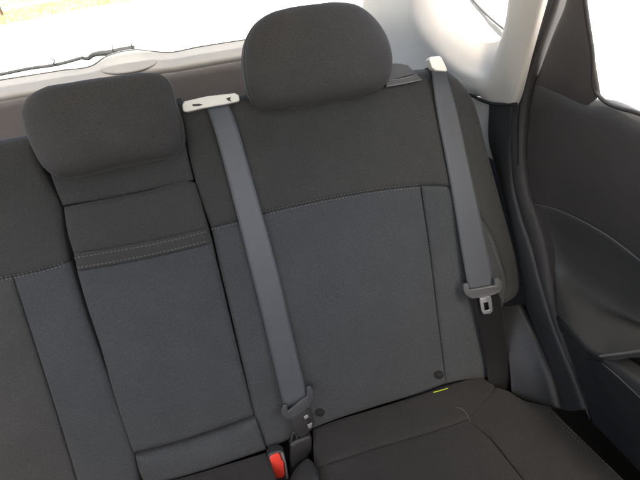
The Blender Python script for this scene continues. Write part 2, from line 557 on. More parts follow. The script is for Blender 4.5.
stitches('stitching', S([(a, b + 1.6) for a, b in ST[:]] , -0.0006), rb)
stitches('stitching', S([(a, b - 1.6) for a, b in ST[3:]], -0.0006), rb, r=0.0005)
stitches('stitching', S([(a - 3.4, b + 1.5) for a, b in B_dn[1:]], 0.0), rb, r=0.0005)
HR = [(243, 56), (245, 41), (252, 26), (267, 14), (286, 8), (312, 4), (339, 2), (357, 5), (372, 15), (384, 30), (391, 47), (393, 66), (389, 81),
      (380, 90), (365, 96), (342, 101), (312, 106), (286, 110), (267, 111), (256, 108), (249, 96), (244, 75)]
pillow('headrest', SF(HR, 0.012), 0.0, 0.052, 'head', rb)
# shell behind the cloth
slab('back_shell', SF([(184, 112), (300, 95), (428, 72), (474, 112), (503, 230), (512, 290), (488, 378), (447, 384), (268, 450), (212, 228)], -0.045), SN, 0.05, 'soft_black', rb, bevel=0.004)
# fold release strip by the headrest
slab('release_bezel', SF([(388, 67), (394, 63), (401, 63.5), (408, 65), (417, 74), (388, 81)], 0.004), SN, 0.03, 'trim', rb, bevel=0.002)
slab('release_bezel', SF([(386, 81.5), (417.5, 74.8), (422, 79), (421, 80.5), (386, 87)], 0.008), SN, 0.03, 'trim', rb, bevel=0.002)
tube('release_rim', SF([(386, 86.6), (404, 83.4), (421.5, 79.8)], 0.008), 0.0010, 'edge', rb)
tube('release_rim', SF([(388, 80.6), (404, 78), (417, 74.4)], 0.0075), 0.0008, 'edge', rb)
# ivory belt outlet on the shoulder
bz = slab('belt_outlet', SF([(182, 105), (184, 101.2), (207, 96), (235, 92.9), (239, 95), (239.8, 101), (226, 104.3), (203, 108.2), (188, 111.8), (183, 111.4)], 0.013), SN, 0.022, 'white', rb, bevel=0.0035, seg=4)
slab('slot', SF([(192, 104.2), (199, 103.6), (203, 104.6), (199, 106), (193, 106.2)], 0.0142), SN, 0.004, 'trim', bz, bevel=0.0005)
slab('slot', SF([(226, 98.3), (231, 96.8), (230, 99.5), (232, 101.5), (228, 100.5)], 0.0142), SN, 0.004, 'trim', bz, bevel=0.0005)
# child seat anchor caps and lime tag
def disc(name, cx, cy, rx, ry, fn, w, thick, mat, parent, n=20, nrm=SN, bevel=0.0008):
    return slab(name, [fn(cx + rx * math.cos(2*math.pi*k/n), cy + ry * math.sin(2*math.pi*k/n), w) for k in range(n)], nrm, thick, mat, parent, bevel)
for cx, cy in ((320, 412.5), (439, 375)):
    c = disc('anchor_cap', cx, cy, 5.0, 4.3, seat, 0.002, 0.008, 'soft_black', rb)
    disc('cap_hole', cx + 0.5, cy + 0.2, 2.6, 2.1, seat, 0.0028, 0.004, 'hole', c)
slab('fabric_tag', S([(433.5, 392.3), (448, 388.3), (448.4, 390.2), (434, 394.2)], 0.002), SN, 0.002, 'green', rb, bevel=0)

# ------------------------------------------------------------------ left and middle backrest with armrest
G_up = [(34, 142), (40, 162), (47, 180), (59, 206), (63, 232), (68, 262)]
G_dn = [(70, 262), (78.5, 290), (88.5, 322), (102, 360), (116.5, 400), (129, 436), (134.5, 458), (139, 484)]
lb = thing('rear_bench', 'dark grey fabric backrest holding the folded centre armrest and the low headrest', 'rear seat', (-0.45, 0.03, 0.0))
patch('upper_panel', S([(-90, 152), (-40, 144), (0, 137.5), (34, 132)]), S([(34, 132)] + G_up), S([(-110, 301), (-50, 289), (0, 279), (36, 271.5), (68, 262)]),
      S([(-90, 152), (-95, 200), (-110, 301)]), 'upper', lb, nu=70, nv=60, roll={'t': (0.03, 0.03), 'b': SEAM, 'r': (0.016, 0.009)}, crown=0.004, skirt=0.06)
vs2 = [(12, 276.5), (22, 307), (40, 363), (58, 420), (76, 480), (88, 520)]
patch('side_insert', S([(12, 276.5), (36, 271.5), (68, 262)]), S(G_dn + [(142, 506)]), S([(88, 520), (142, 506)]), S(vs2), 'lower', lb, nu=50, nv=110,
      roll={'t': SEAM, 'l': SEAM, 'r': (0.016, 0.009)}, crown=0.004, skirt=0.06)
patch('lower_insert', S([(-110, 301), (-50, 289), (12, 276.5)]), S(vs2), S([(-40, 552), (88, 520)]), S([(-110, 301), (-80, 420), (-40, 552)]), 'warm', lb, nu=50, nv=90,
      roll={'t': SEAM, 'r': SEAM}, crown=0.008, skirt=0.06)
stitches('stitching', S([(-60, 291.5), (0, 280.4), (36, 273), (66, 265)], -0.0006), lb)
stitches('stitching', S([(-60, 289), (0, 277.8), (36, 270.3), (64, 262.5)], -0.0006), lb, r=0.0006)
# piece between headrest and armrest
patch('neck_panel', S([(40, 128), (110, 112), (180, 96)]), S([(180, 96)] + [(a - 1.5, b) for a, b in L_up[1:4]]), S([(61, 206), (105, 198.5), (150, 189.5), (193, 180)]), S([(40, 128), (50, 178), (61, 206)]),
      'upper', lb, nu=70, nv=50, roll={'b': (0.010, 0.005), 'l': (0.012, 0.010), 'r': (0.010, 0.007), 't': (0.02, 0.02)}, crown=0.004, skirt=0.05)
# folded armrest
arm_l = [(62, 207), (66, 233), (72, 254)]
ar = patch('armrest', S([(76, 271.5), (120, 264), (168, 254), (212, 243.2)], 0.004), S([(212, 243.2), (223, 290), (235, 340), (254, 417)], 0.004),
           S([(133, 455), (175, 444), (215, 431), (254, 417)], 0.004), S([(76, 271.5), (84, 300), (101, 352), (116, 405), (133, 455)], 0.004), 'lower', lb, nu=100, nv=120,
           roll={'t': (0.008, 0.003), 'l': (0.012, 0.007), 'r': (0.014, 0.010), 'b': (0.014, 0.012)}, crown=0.006, skirt=0.05)
patch('upper_cover', S([(62, 207), (105, 199), (150, 190), (188, 181), (195, 183)], 0.004), S([(195, 183), (201, 203), (208, 228)], 0.004),
      S([(72, 254), (120, 246.5), (168, 237.5), (208, 228)], 0.004), S(arm_l, 0.004), 'upper', ar, nu=90, nv=50,
      roll={'t': (0.014, 0.012), 'l': (0.014, 0.010), 'r': (0.014, 0.010), 'b': (0.008, 0.003)}, crown=0.005, skirt=0.05)
patch('pull_strap', S([(72, 254), (120, 246.5), (168, 237.5), (208, 228)], 0.006), S([(208, 228), (210, 236), (212, 243.2)], 0.006),
      S([(76, 271.5), (120, 264), (168, 254), (212, 243.2)], 0.006), S([(72, 254), (74, 263), (76, 271.5)], 0.006), 'upper', ar, nu=90, nv=24,
      roll={'t': (0.006, 0.0035), 'l': (0.014, 0.010), 'r': (0.014, 0.010), 'b': (0.006, 0.0035)}, crown=0.001, skirt=0.04)
stitches('stitching', S([(74, 258), (120, 250.3), (168, 241.2), (207, 231.7)], 0.0064), ar, r=0.0007)
stitches('stitching', S([(77, 268), (120, 260.5), (168, 250.6), (209, 240.7)], 0.0064), ar, r=0.0007)
patch('lower_roll', S([(134, 460), (175, 448.5), (215, 435.5), (256, 421)], 0.012), S([(256, 421), (262, 438), (268, 455)], 0.006), S([(146, 493), (190, 480), (230, 467), (268, 455)], 0.004),
      S([(134, 460), (138, 475), (146, 493)], 0.006), 'lower', lb, nu=80, nv=40, roll={'t': (0.018, 0.014), 'l': (0.02, 0.016), 'r': (0.008, 0.005), 'b': (0.025, 0.03)}, crown=0.010, skirt=0.05)
slab('back_shell', SF([(-80, 165), (0, 148), (40, 135), (178, 110), (211, 228), (255, 418), (268, 452), (140, 500), (-30, 545), (-100, 300)], -0.05), SN, 0.05, 'soft_black', lb, bevel=0.004)
HM = [(22, 112), (28, 99), (41, 90), (75, 82.5), (112, 77), (150, 73.5), (161, 75), (169, 82), (175, 101), (182, 124), (183, 142), (176, 154),
      (150, 161), (112, 169), (75, 177), (57, 177), (46, 169), (34, 150), (26, 131)]
pillow('headrest', SF(HM, 0.014), 0.0, 0.054, 'head', lb, rr=0.032, crown=0.010)

# ------------------------------------------------------------------ cushion
sc = thing('seat_cushion', 'dark fabric bench cushion along the bottom, with stitched outer edge by the door', 'seat cushion', (-0.2, -0.2, -0.05))
KS = [(314, 467), (340, 459), (400, 440), (440, 428), (468, 418)]
KR = [(468, 418), (490, 437), (507, 458), (524, 480), (575, 545)]
patch('rear_strip', K([(312, 425.5), (330, 418.8), (380, 403.8), (425, 390.2), (447, 382.3), (488, 376), (497, 385)], -0.002), K([(497, 385), (486, 399), (468, 418)]), K(KS), K([(312, 425.5), (313, 450), (314, 467)]), 'cushion', sc,
      nu=90, nv=40, roll={'t': (0.020, 0.016), 'b': SEAM, 'r': (0.008, 0.0025), 'l': (0.012, 0.008)}, crown=0.005, skirt=0.06)
patch('front_panel', K(KS), K(KR), K([(345, 640), (450, 590), (575, 545)]), K([(314, 467), (320, 500), (345, 640)]), 'cushion', sc, nu=80, nv=80,
      roll={'t': SEAM, 'r': SEAM, 'l': SOFT}, crown=0.008, skirt=0.08, wob=0.0015)
KO = [(554, 404), (576, 426), (604, 453), (633, 480), (700, 540)]
patch('outer_panel', K([(497, 384), (509, 388), (524, 397), (554, 404)]), K(KO), K([(575, 545), (635, 545), (700, 540)]),
      K([(497, 385), (486, 399), (468, 418)] + KR[1:]), 'cushion', sc, nu=60, nv=90, roll={'r': (0.025, 0.03), 'l': SEAM, 't': SOFT}, crown=0.004, skirt=0.09, wob=0.0012)
stitches('stitching', K([(546, 408), (568, 427), (595, 453), (623, 480), (690, 542)], -0.0015), sc, CN, r=0.0006)
stitches('stitching', K([(542, 408.5), (563, 427), (590, 453), (617, 480), (682, 542)], 0.0), sc, CN, r=0.0006)
patch('middle_panel', K([(60, 508), (140, 484.5), (190, 472), (230, 460), (266, 449)]), K([(266, 449), (275, 475), (298, 560)]), K([(90, 640), (200, 600), (300, 560)]), K([(60, 508), (90, 640)]), 'cushion', sc,
      nu=60, nv=60, roll={'t': (0.02, 0.014), 'r': (0.012, 0.008)}, crown=0.006, skirt=0.08)
# fabric mouth of the buckle pocket
patch('buckle_pocket', K([(292, 478), (300, 462), (308, 457), (314, 463), (318, 474)], 0.022), K([(318, 474), (319, 482), (320, 505)], 0.012), K([(286, 510), (304, 512), (320, 505)], 0.004), K([(292, 478), (290, 490), (286, 510)], 0.02), 'black', sc,
      nu=40, nv=30, roll={'t': (0.008, 0.006), 'l': (0.006, 0.004)}, crown=0.004, skirt=0.03)
base = [cush(-150, 560), cush(268, 456), cush(488, 384), cush(550, 408)]
slab('base_tray', [np.array((-1.05, 0.06, -0.055)), np.array((0.26, 0.06, -0.055)), np.array((0.29, -0.12, -0.05)), np.array((0.29, -0.42, -0.01)), np.array((-1.05, -0.42, -0.01))], CN, 0.10, 'soft_black', sc, bevel=0.01)
th = tube('loose_thread', K([(456, 407), (462, 409), (466, 413), (468, 417), (470.5, 422)], 0.0025), 0.0004, 'thread', None, n=24, seg=5)
tag(th, 'short loose pale thread lying on the cushion seam', 'thread')

# ------------------------------------------------------------------ belts
def webbing_w(pts, ws): return [seat(a, b, w) for (a, b), w in zip(pts, ws)]
b1 = thing('seat_belt', 'grey seat belt running from the ivory outlet down to the black buckle', 'seat belt', seat(295, 410, 0.02))
Lc = [(206.5, 107.5), (211, 120), (224, 165), (236, 212), (247, 256), (258, 300), (270, 350), (284, 409)]
Rc = [(228.5, 103.5), (235, 120), (247, 160), (260, 206), (273, 252), (285, 300), (296, 348), (308, 396)]
wc = [0.006, 0.009, 0.007, 0.007, 0.007, 0.008, 0.012, 0.020]
strap('webbing', webbing_w(Lc, wc), webbing_w(Rc, wc), 'belt', b1, cup=0.0012)
grip1 = [(280.8, 411.3), (283.3, 405), (287, 405), (288, 411.3), (307, 396), (306.7, 387.6), (310.4, 385.8), (314, 391.5), (313.5, 399.8), (309.4, 407), (300, 415), (291.7, 419.6), (285.4, 419.6), (281.7, 416)]
g = slab('belt_tongue', S(grip1, 0.028), SN, 0.010, 'grip_dark', b1, bevel=0.0022)
for k in range(3):
    f = 0.2 + 0.3 * k
    tube('grip_rib', [seat(288 + 1.2*k, 412.8 + 2.2*k, 0.0285), seat(299 + 0.9*k, 405.5 + 2.4*k, 0.0285), seat(308.5 - 0.2*k, 397.5 + 2.6*k, 0.0285)], 0.0006, 'grip', g, seg=6, n=14)
pl = slab('tongue_plate', S([(290.6, 419), (307.5, 409), (315, 421.7), (312.5, 429), (303, 437), (296, 437), (293, 430)], 0.024), SN, 0.005, 'black', b1, bevel=0.0012)
slab('plate_hole', S([(303.8, 416.6), (307.6, 414.4), (308.6, 417.2), (305, 419.4)], 0.0246), SN, 0.001, 'steel', pl, bevel=0.0002)
slab('plate_hole', S([(307.3, 425), (312, 422.6), (311.8, 427), (309, 428.8)], 0.0246), SN, 0.001, 'steel', pl, bevel=0.0002)
slab('plate_hole', S([(307.0, 418.8), (311.0, 417.2), (311.6, 421.6), (308, 423.4)], 0.0246), SN, 0.001, 'hole', pl, bevel=0.0002)

b2 = thing('seat_belt', 'grey seat belt along the bolster by the door with a steel tongue hanging free', 'seat belt', seat(485, 300, 0.02))
Lr = [(431, 64), (433, 85), (437, 113), (445, 155), (454, 205), (461, 248), (468.5, 291)]
Rr = [(444, 68), (452, 92), (460, 122), (468, 160), (478, 205), (487, 247), (495.5, 286)]
wr = [0.022, 0.010, 0.006, 0.006, 0.006, 0.008, 0.013]
strap('webbing', webbing_w(Lr, wr), webbing_w(Rr, wr), 'belt', b2, cup=0.0012)
Ll = [(471, 291), (474.5, 305), (479, 330), (485, 360), (489, 384), (492, 398)]
Rl = [(497, 287), (501, 302), (505, 325), (510, 355), (514, 382), (517, 402)]
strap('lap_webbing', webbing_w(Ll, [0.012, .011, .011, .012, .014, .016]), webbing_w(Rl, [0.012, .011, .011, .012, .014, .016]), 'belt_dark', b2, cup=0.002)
grip2 = [(463.3, 286.2), (465.5, 283.3), (468.6, 284), (469.6, 290), (495.4, 285.6), (494.7, 279), (497.6, 277.5), (502, 281), (503, 287.7), (500.5, 292), (494, 295), (480.8, 298.2), (472, 299), (466.2, 295.7), (463.8, 291.4)]
g = slab('belt_tongue', S(grip2, 0.024), SN, 0.011, 'grip', b2, bevel=0.0024)
plo = [(479.7, 297.6), (491, 295.6), (492.0, 303), (492.8, 311), (490.3, 313.7), (484, 314.3), (481.8, 311.2), (480.4, 303)]
pli = [(483.4, 303.0), (488.3, 302), (489.0, 306), (489.7, 309.4), (489.2, 310), (485.4, 310.7), (484.8, 310.2), (484.0, 306)]
slab('tongue_plate', S(plo, 0.021), SN, 0.0035, 'steel', b2, bevel=0.0006, hole=S(pli, 0.021))
gd = slab('belt_guide', SF([(429, 59), (430.4, 56.6), (440, 55.8), (442, 57.5), (447, 68), (447.2, 71.5), (436, 70.6), (432, 67.6)], 0.030), SN, 0.016, 'white', b2, bevel=0.0035, seg=4)

k1 = thing('belt_buckle', 'black belt buckle standing upright with the tongue of the middle belt in it', 'buckle', cush(300, 465, 0.0))
slab('buckle_body', S([(290.2, 445), (294, 441.5), (309, 435.8), (311.8, 437.2), (312.4, 450), (309, 456), (300, 461), (294, 468), (290.4, 466)], 0.030), SN, 0.020, 'black', k1, bevel=0.003, seg=4)
slab('buckle_mouth', S([(290.8, 445.8), (294.4, 442.6), (309, 437), (310.6, 438.2), (296, 444.6), (292.5, 447.5)], 0.0315), SN, 0.003, 'grip_dark', k1, bevel=0.0008)
tube('buckle_loop', S([(291.5, 445), (291.8, 437), (294, 432.5), (296, 435), (297.5, 441.5)], 0.026), 0.0016, 'trim', k1, n=24)
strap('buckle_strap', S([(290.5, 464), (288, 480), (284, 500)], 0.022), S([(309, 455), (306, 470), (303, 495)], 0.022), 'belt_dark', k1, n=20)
k2 = thing('belt_buckle', 'belt buckle with a bright red release button tucked beside the cushion', 'buckle', cush(278, 480, 0.0))
slab('buckle_body', S([(267.4, 456), (270, 453.5), (279, 450.4), (283.8, 452.2), (286, 460), (289.6, 480), (291, 492), (276, 496), (272, 482)], 0.036), SN, 0.022, 'trim', k2, bevel=0.003, seg=4)
slab('release_button', S([(269.4, 458), (271, 455.8), (277.5, 453.2), (280, 455), (281.6, 460.5), (283.6, 462), (284.6, 474), (283, 477.6), (276, 479.6), (273.6, 477)], 0.0385), SN, 0.006, 'red', k2, bevel=0.0016, seg=4)
slab('button_rim', S([(280.8, 452.6), (283.2, 453.2), (286, 463), (288.4, 478), (286, 479), (284.8, 463), (282.4, 459)], 0.0375), SN, 0.004, 'edge', k2, bevel=0.0008)

# ------------------------------------------------------------------ wheel arch trim and seal
A_l = [(487, 104), (488, 146), (494, 166), (503, 200), (512, 235), (521, 275), (524, 303), (533, 328), (543, 352), (552, 377), (557, 409)]
A_r = [(512, 103), (512, 160), (514, 185), (521, 215), (531, 245), (540, 280), (548, 310), (560, 345), (570, 370), (584, 410)]
B_r = [(525, 100), (523, 130), (523, 164), (528, 195), (537, 220), (545, 250), (552, 290), (560, 325), (573, 365), (590, 418)]
wa = thing('wheel_arch_trim', 'dark plastic trim curving down between the outer backrest edge and the door seal', 'interior trim', px(540, 400, 0.30))
patch('upper_trim', PX([(487, 104), (500, 104.5), (512, 103)], 0.318), PX(A_r, 0.322), PX([(557, 409), (572, 411), (584, 410)], 0.312), PX(A_l, 0.318), 'trim', wa, nu=36, nv=110,
      roll={'l': (0.010, 0.008), 'r': (0.010, 0.008)}, crown=0.006, skirt=0.05)
patch('lower_panel', PXV([(499, 306, .285), (510, 306, .30), (521, 304, .316)]), PXV([(521, 304, .316), (531, 324, .314), (542, 351, .310), (551, 376, .306), (556, 398, .302), (558, 410, .300)]),
      PXV([(512, 396, .245), (524, 406, .26), (542, 409, .285), (558, 410, .300)]), PXV([(499, 306, .285), (504, 325, .277), (509, 360, .26), (512, 396, .245)]), 'trim', wa, nu=50, nv=60,
      roll={'r': (0.012, 0.012), 'b': (0.012, 0.012)}, crown=0.006, skirt=0.05)
ds = thing('door_seal', 'black rubber door seal framing the door opening', 'door seal', px(585, 415, 0.33))
patch('seal_lip', PX([(540, -30), (550, -32), (566, -30)], 0.318), [px(a, b, 0.330) for a, b in [(566, -30), (558, 0), (541, 50), (528, 88)]] + PX(B_r[1:], 0.330),
      PX([(584, 411), (590, 418)], 0.322), PX([(549, -30), (541, 0), (527, 55), (514, 103)] + A_r[1:], 0.322), 'seal', ds, nu=30, nv=130,
      roll={'l': (0.010, 0.008), 'r': (0.008, 0.005)}, crown=0.005, skirt=0.05)
tube('seal_groove', PX([(557, -20), (549, 10), (536, 48), (521, 95), (518, 125), (518, 165)], 0.3195), 0.0012, 'soft_black', ds, n=60)

# ------------------------------------------------------------------ pillar trim with quarter window
pt = thing('pillar_trim', 'pale grey rear pillar trim moulded around the small quarter window', 'pillar trim', px(490, 150, 0.30))
row0 = [(318, -66, .20), (326, -10, .21), (335, 50, .24), (360, 105, .26), (410, 112, .275), (447, 110, .288), (473, 97, .302), (488, 103, .303), (502, 104.4, .303), (514, 103.5, .302), (528, 52, .298), (542, 0, .294), (558, -60, .29)]
row1 = [(398, -66, .283), (400, -18, .283), (403, 9, .283), (411, 33, .284), (425, 52, .286), (447, 73, .290), (466, 83, .294), (480, 87, .296), (495, 83, .295), (504, 70, .292), (511, 47, .290), (518, 9, .288), (523, -60, .284)]
row2 = [(407, -66, .284), (409, -20, .284), (412, 5, .284), (420, 27, .285), (433, 45, .288), (454, 66, .292), (469, 76, .296), (480, 79.5, .299), (489, 76, .299), (496, 65, .297), (502.5, 45, .294), (509.5, 8, .291), (513.5, -60, .287)]
row3 = [(417, -66, .300), (420, -24, .300), (424, 1, .300), (432, 20, .301), (444, 36, .303), (462, 56, .306), (473, 66, .309), (481, 69, .312), (487, 67, .312), (493, 59, .311), (500, 42, .307), (507.5, 7, .303), (511.5, -60, .297)]
row4 = [(440, -66, .372), (455, -28, .372), (465, -12, .372), (473, 0, .371), (478, 6, .371), (484, 12, .370), (491, 18, .368), (496, 23, .362), (500, 29, .354), (505, 33, .347), (508, 24, .338), (513, 2, .330), (518, -60, .325)]
patch('quarter_moulding', None, None, None, None, 'light', pt, nu=130, nv=80, rows=[PXV(q) for q in (row0, row1, row2, row3, row4)], stations=True,
      roll={'t': (0.008, 0.006)}, crown=0, skirt=0.006, cl=0.3, wob=0.0003)
patch('lower_cover', PXV([(470, 95, .322), (492, 100, .322)]), PXV([(492, 100, .322), (493, 160, .326)]), PXV([(478, 150, .326), (493, 160, .326)]), PXV([(470, 95, .322), (478, 150, .326)]), 'light', pt, nu=16, nv=24, skirt=0.003)
tube('edge_seal', PXV([(462, 87, .301), (474, 96.4, .301), (489, 103, .302), (502, 104.6, .303), (516, 104.2, .303)]), 0.0032, 'soft_black', pt, n=40)
tube('window_gasket', PXV([(430, -80, .370), (455, -25, .370), (473, 0, .368), (484, 12, .366), (495, 22, .358), (505, 30, .345)]), 0.0022, 'seal', pt, n=40)
qg = slab('quarter_window', PXV([(425, -80, .374), (473, 1, .374), (503, 30, .374), (520, -20, .374), (530, -80, .374)]), (-1, 0, 0), 0.004, 'glass', pt, bevel=0)

# ------------------------------------------------------------------ tailgate
YT, YF = 0.93, 0.865
tg = thing('tailgate', 'tailgate behind the seats with wide rear window, pale ledge and brown lower trim', 'tailgate', py(150, 200, 0.87))
WB = [(-160, 107), (-60, 91), (0, 80), (60, 70.5), (95, 64), (103, 58), (115, 53), (135, 49.5), (152, 51), (165, 52.3), (200, 46.5), (242, 40), (330, 26), (420, 10)]
LB = [(-160, 125), (-60, 108), (0, 98), (60, 88), (120, 78), (180, 68), (245, 57), (330, 43), (430, 25)]
patch('upper_trim', PY(WB, YT), [py(420, 10, YT), py(430, 25, YF)], PY(LB, YF), [py(-160, 107, YT), py(-160, 125, YF)], 'ledge', tg, nu=160, nv=24,
      roll={'b': (0.014, 0.010)}, crown=0.004, skirt=0.02, cl=0.2)
patch('lower_trim', PY(LB, YF + 0.002), [py(430, 25, YF), py(430, 240, YF - 0.03)], [py(-160, 330, YF - 0.03), py(150, 290, YF - 0.03), py(430, 240, YF - 0.03)],
      [py(-160, 125, YF), py(-160, 330, YF - 0.03)], 'brown', tg, nu=90, nv=40, roll={'t': (0.015, 0.012)}, crown=0.01, skirt=0.02, cl=0.2)
hump = [py(103 + 25 + 25 * math.cos(q), 60 - 3.4*math.cos(q)*0 - (math.cos(q))*2.5 + 7.5 * math.sin(q), 0.90) for q in np.linspace(0, 2*math.pi, 25)[:-1]]
GN = np.array([0, -0.80, -0.60])
def rw(x, y, off=0.0): return at_plane(x, y, py(120, 60, YT) + np.array([0, off, 0]), np.array([0, 0.80, 0.60]))
gl0 = rw(-160, 107); gr0 = rw(420, 10)
upv = np.array([0, -0.60, 0.80]) * 0.62
slab('rear_window', [gl0, gr0, gr0 + upv - np.array([0.06, 0, 0]), gl0 + upv + np.array([0.06, 0, 0])], GN, 0.004, 'glass', tg, bevel=0)
tube('window_seal', PY(WB, YT - 0.002), 0.0018, 'trim', tg, n=160)
# motor cover: low oval dome on the ledge
hc = py(128, 60.5, 0.895)
vv, ff = [], []
NR, NS = 8, 40
for i in range(NR + 1):
    a = i / NR * math.pi / 2
    for k in range(NS):
        t = 2*math.pi*k/NS
        vv.append(hc + np.array([0.078*math.cos(a)*math.cos(t), 0.028*math.cos(a)*math.sin(t), 0.007*math.sin(a) + 0.014*math.cos(a)*math.sin(t) - 0.012]))
for i in range(NR):
    for k in range(NS):
        ff.append((i*NS+k, i*NS+(k+1) % NS, (i+1)*NS+(k+1) % NS, (i+1)*NS+k))
link('motor_cover', vv, ff, 'ledge', tg)

wp = thing('rear_wiper', 'thin dark rear wiper lying along the outside of the rear window', 'wiper', rw(130, 48, 0.03))
tube('wiper_blade', [rw(a, b, 0.03) for a, b in [(-40, 81), (0, 74.5), (30, 68.5), (57, 64.5), (83, 57.5)]], 0.0045, 'soft_black', wp, n=40)
tube('wiper_arm', [rw(a, b, 0.035) for a, b in [(82, 58), (88, 58.5), (92, 55.5), (112, 52.5), (124, 50.5), (135, 49.2)]], lambda t: 0.005 + 0.006 * t, 'soft_black', wp, n=40)
tube('wiper_joint', [rw(53, 65, 0.03), rw(53.6, 59.5, 0.03), rw(50, 58.8, 0.03)], 0.0018, 'trim', wp, n=10)
tube('washer_jet', [rw(113, 52, 0.03), rw(112.4, 44.5, 0.03)], 0.0016, 'trim', wp, n=8)
tube('washer_jet', [rw(132, 49, 0.03), rw(131.6, 43.5, 0.03)], 0.0016, 'trim', wp, n=8)

# ------------------------------------------------------------------ door
dr = thing('car_door', 'dark rear door with moulded card, armrest, pull handle and bright window', 'car door', px(640, 470, 0.33))
D_top = [(534, 76), (562, 89), (588, 101), (601, 102), (640, 118.5), (760, 168)]
crease = [(531, 204), (550, 208), (580, 220.5), (610, 238), (640, 261), (760, 360)]
patch('upper_card', PX(D_top, 0.335), [px(760, 164, .335), px(760, 360, .335)], PX(crease, 0.335), PX([(534, 76), (528.5, 100), (525.5, 130), (525, 165), (528, 190), (531, 204)], 0.335), 'door', dr,
      nu=90, nv=60, roll={'t': (0.03, 0.012), 'l': (0.012, 0.010), 'b': (0.006, 0.003)}, crown=0.010, skirt=0.006)
tube('card_groove', PX([(532, 203.6), (550, 207.4), (580, 219.8), (610, 237.2), (640, 260.2), (760, 359)], 0.3352), 0.0009, 'edge', dr, n=70)
arm_edge = [(556, 316, .318), (571, 333, .288), (592, 352.5, .270), (599, 356, .268), (618, 353.5, .270), (640, 350.5, .272), (760, 335, .276)]
cr = [(a, b + 0.6, .334) for a, b in crease]
patch('door_armrest', None, None, None, None, 'door_arm', dr, nu=110, nv=90, rows=[
    PXV(cr),
    PXV([(541, 225, .343), (560, 235, .350), (585, 250, .350), (612, 268, .351), (640, 289, .351), (760, 362, .351)]),
    PXV([(549, 260, .341), (566, 274, .348), (590, 291, .350), (614, 306, .351), (640, 321, .351), (760, 370, .351)]),
    PXV([(554, 292, .328), (570, 306, .318), (590, 319, .312), (612, 326, .310), (640, 333, .310), (760, 352, .312)]),
    PXV(arm_edge)], roll={'b': (0.010, 0.006), 't': (0.006, 0.003), 'l': (0.010, 0.010)}, crown=0, skirt=0.012, cl=0.4)
tube('armrest_edge', PXV([(599, 356.4, .2675), (618, 353.9, .2695), (640, 350.9, .2715), (760, 335.5, .2755)]), 0.0020, 'edge', dr, n=40)
patch('armrest_side', PXV([(556, 317, .319), (571, 334, .290), (592, 353.5, .273), (601, 357.5, .271)]), PXV([(601, 357.5, .271), (602, 362, .279)]), PXV([(560, 331, .325), (575, 345, .300), (592, 359.5, .283), (602, 362, .279)]), PXV([(556, 317, .319), (560, 331, .325)]), 'door_low', dr,
      nu=40, nv=14, crown=0.002, skirt=0.01)
patch('pull_handle', PXV([(604, 358, .278), (616, 364.5, .276), (640, 381, .274), (760, 466, .27)]), PXV([(760, 466, .27), (760, 486, .27)]), PXV([(602, 362.5, .279), (614, 372.5, .277), (640, 396.5, .275), (760, 486, .27)]),
      PXV([(604, 358, .278), (602, 362.5, .279)]), 'door_arm', dr, nu=50, nv=16, roll={'t': (0.006, 0.006), 'b': (0.005, 0.004)}, crown=0.002, skirt=0.02)
tube('handle_edge', PXV([(602, 362.9, .2785), (614, 373, .2765), (640, 397, .2745), (760, 486.5, .2695)]), 0.0011, 'edge', dr, n=40)
patch('pull_cup', PXV([(600, 356, .300), (640, 349, .300), (760, 332, .305)]), PXV([(760, 332, .305), (760, 490, .33)]), PXV([(600, 362, .300), (640, 400, .32), (760, 490, .33)]), PXV([(600, 356, .300), (600, 362, .300)]), 'soft_black', dr, nu=40, nv=24, skirt=0, crown=-0.02)
patch('lower_card', PXV([(560, 330, .327), (575, 345, .304), (592, 360, .287), (602, 363.5, .283), (640, 398, .280), (760, 488, .278)]), PXV([(760, 488, .278), (800, 660, .33)]), PXV([(590, 420, .325), (640, 472, .32), (800, 660, .33)]),
      PXV([(560, 330, .327), (573, 367, .330), (590, 420, .325)]), 'door_low', dr, nu=70, nv=60, roll={'l': (0.010, 0.010)}, crown=0.004, skirt=0.03)
tube('card_edge', PXV([(573, 367, .3285), (578, 383, .328), (584, 402, .3265), (590, 419, .3245)]), 0.0016, 'trim', dr, n=24)
patch('corner_trim', DG([(572, -40), (581, -40)]), DG([(581, -40), (584, 0), (591, 50), (598, 97)]), DG([(533, 82), (541, 86), (565, 96.5), (588, 104.5), (598, 97)]), DG([(572, -40), (564, 0), (550, 36), (533, 82)]), 'brown', dr,
      nu=50, nv=70, roll={'r': (0.008, 0.003), 'l': (0.012, 0.010)}, crown=0.005, skirt=0.002)
tube('window_channel', DG([(581.5, -40), (585, 0), (592.3, 50), (599, 96), (602, 99), (640, 114), (760, 160)], 0.002), 0.0032, 'seal', dr, n=80)
slab('door_window', DG([(580, -120), (584, 0), (599, 98), (640, 114), (800, 175), (800, -140)], 0.012), -DN, 0.004, 'glass', dr, bevel=0)
slab('door_skin', [np.array((0.395, 0.16, 0.57)), np.array((0.395, -0.75, 0.60)), np.array((0.395, -0.80, -0.30)), np.array((0.395, -0.17, -0.30)), np.array((0.395, -0.10, 0.1)), np.array((0.395, 0.10, 0.32))], (-1, 0, 0), 0.02, 'soft_black', dr, bevel=0)

box('window_sill', (0.338, -0.82, 0.565), (0.414, 0.06, 0.580), 'soft_black', dr, bevel=0.003)

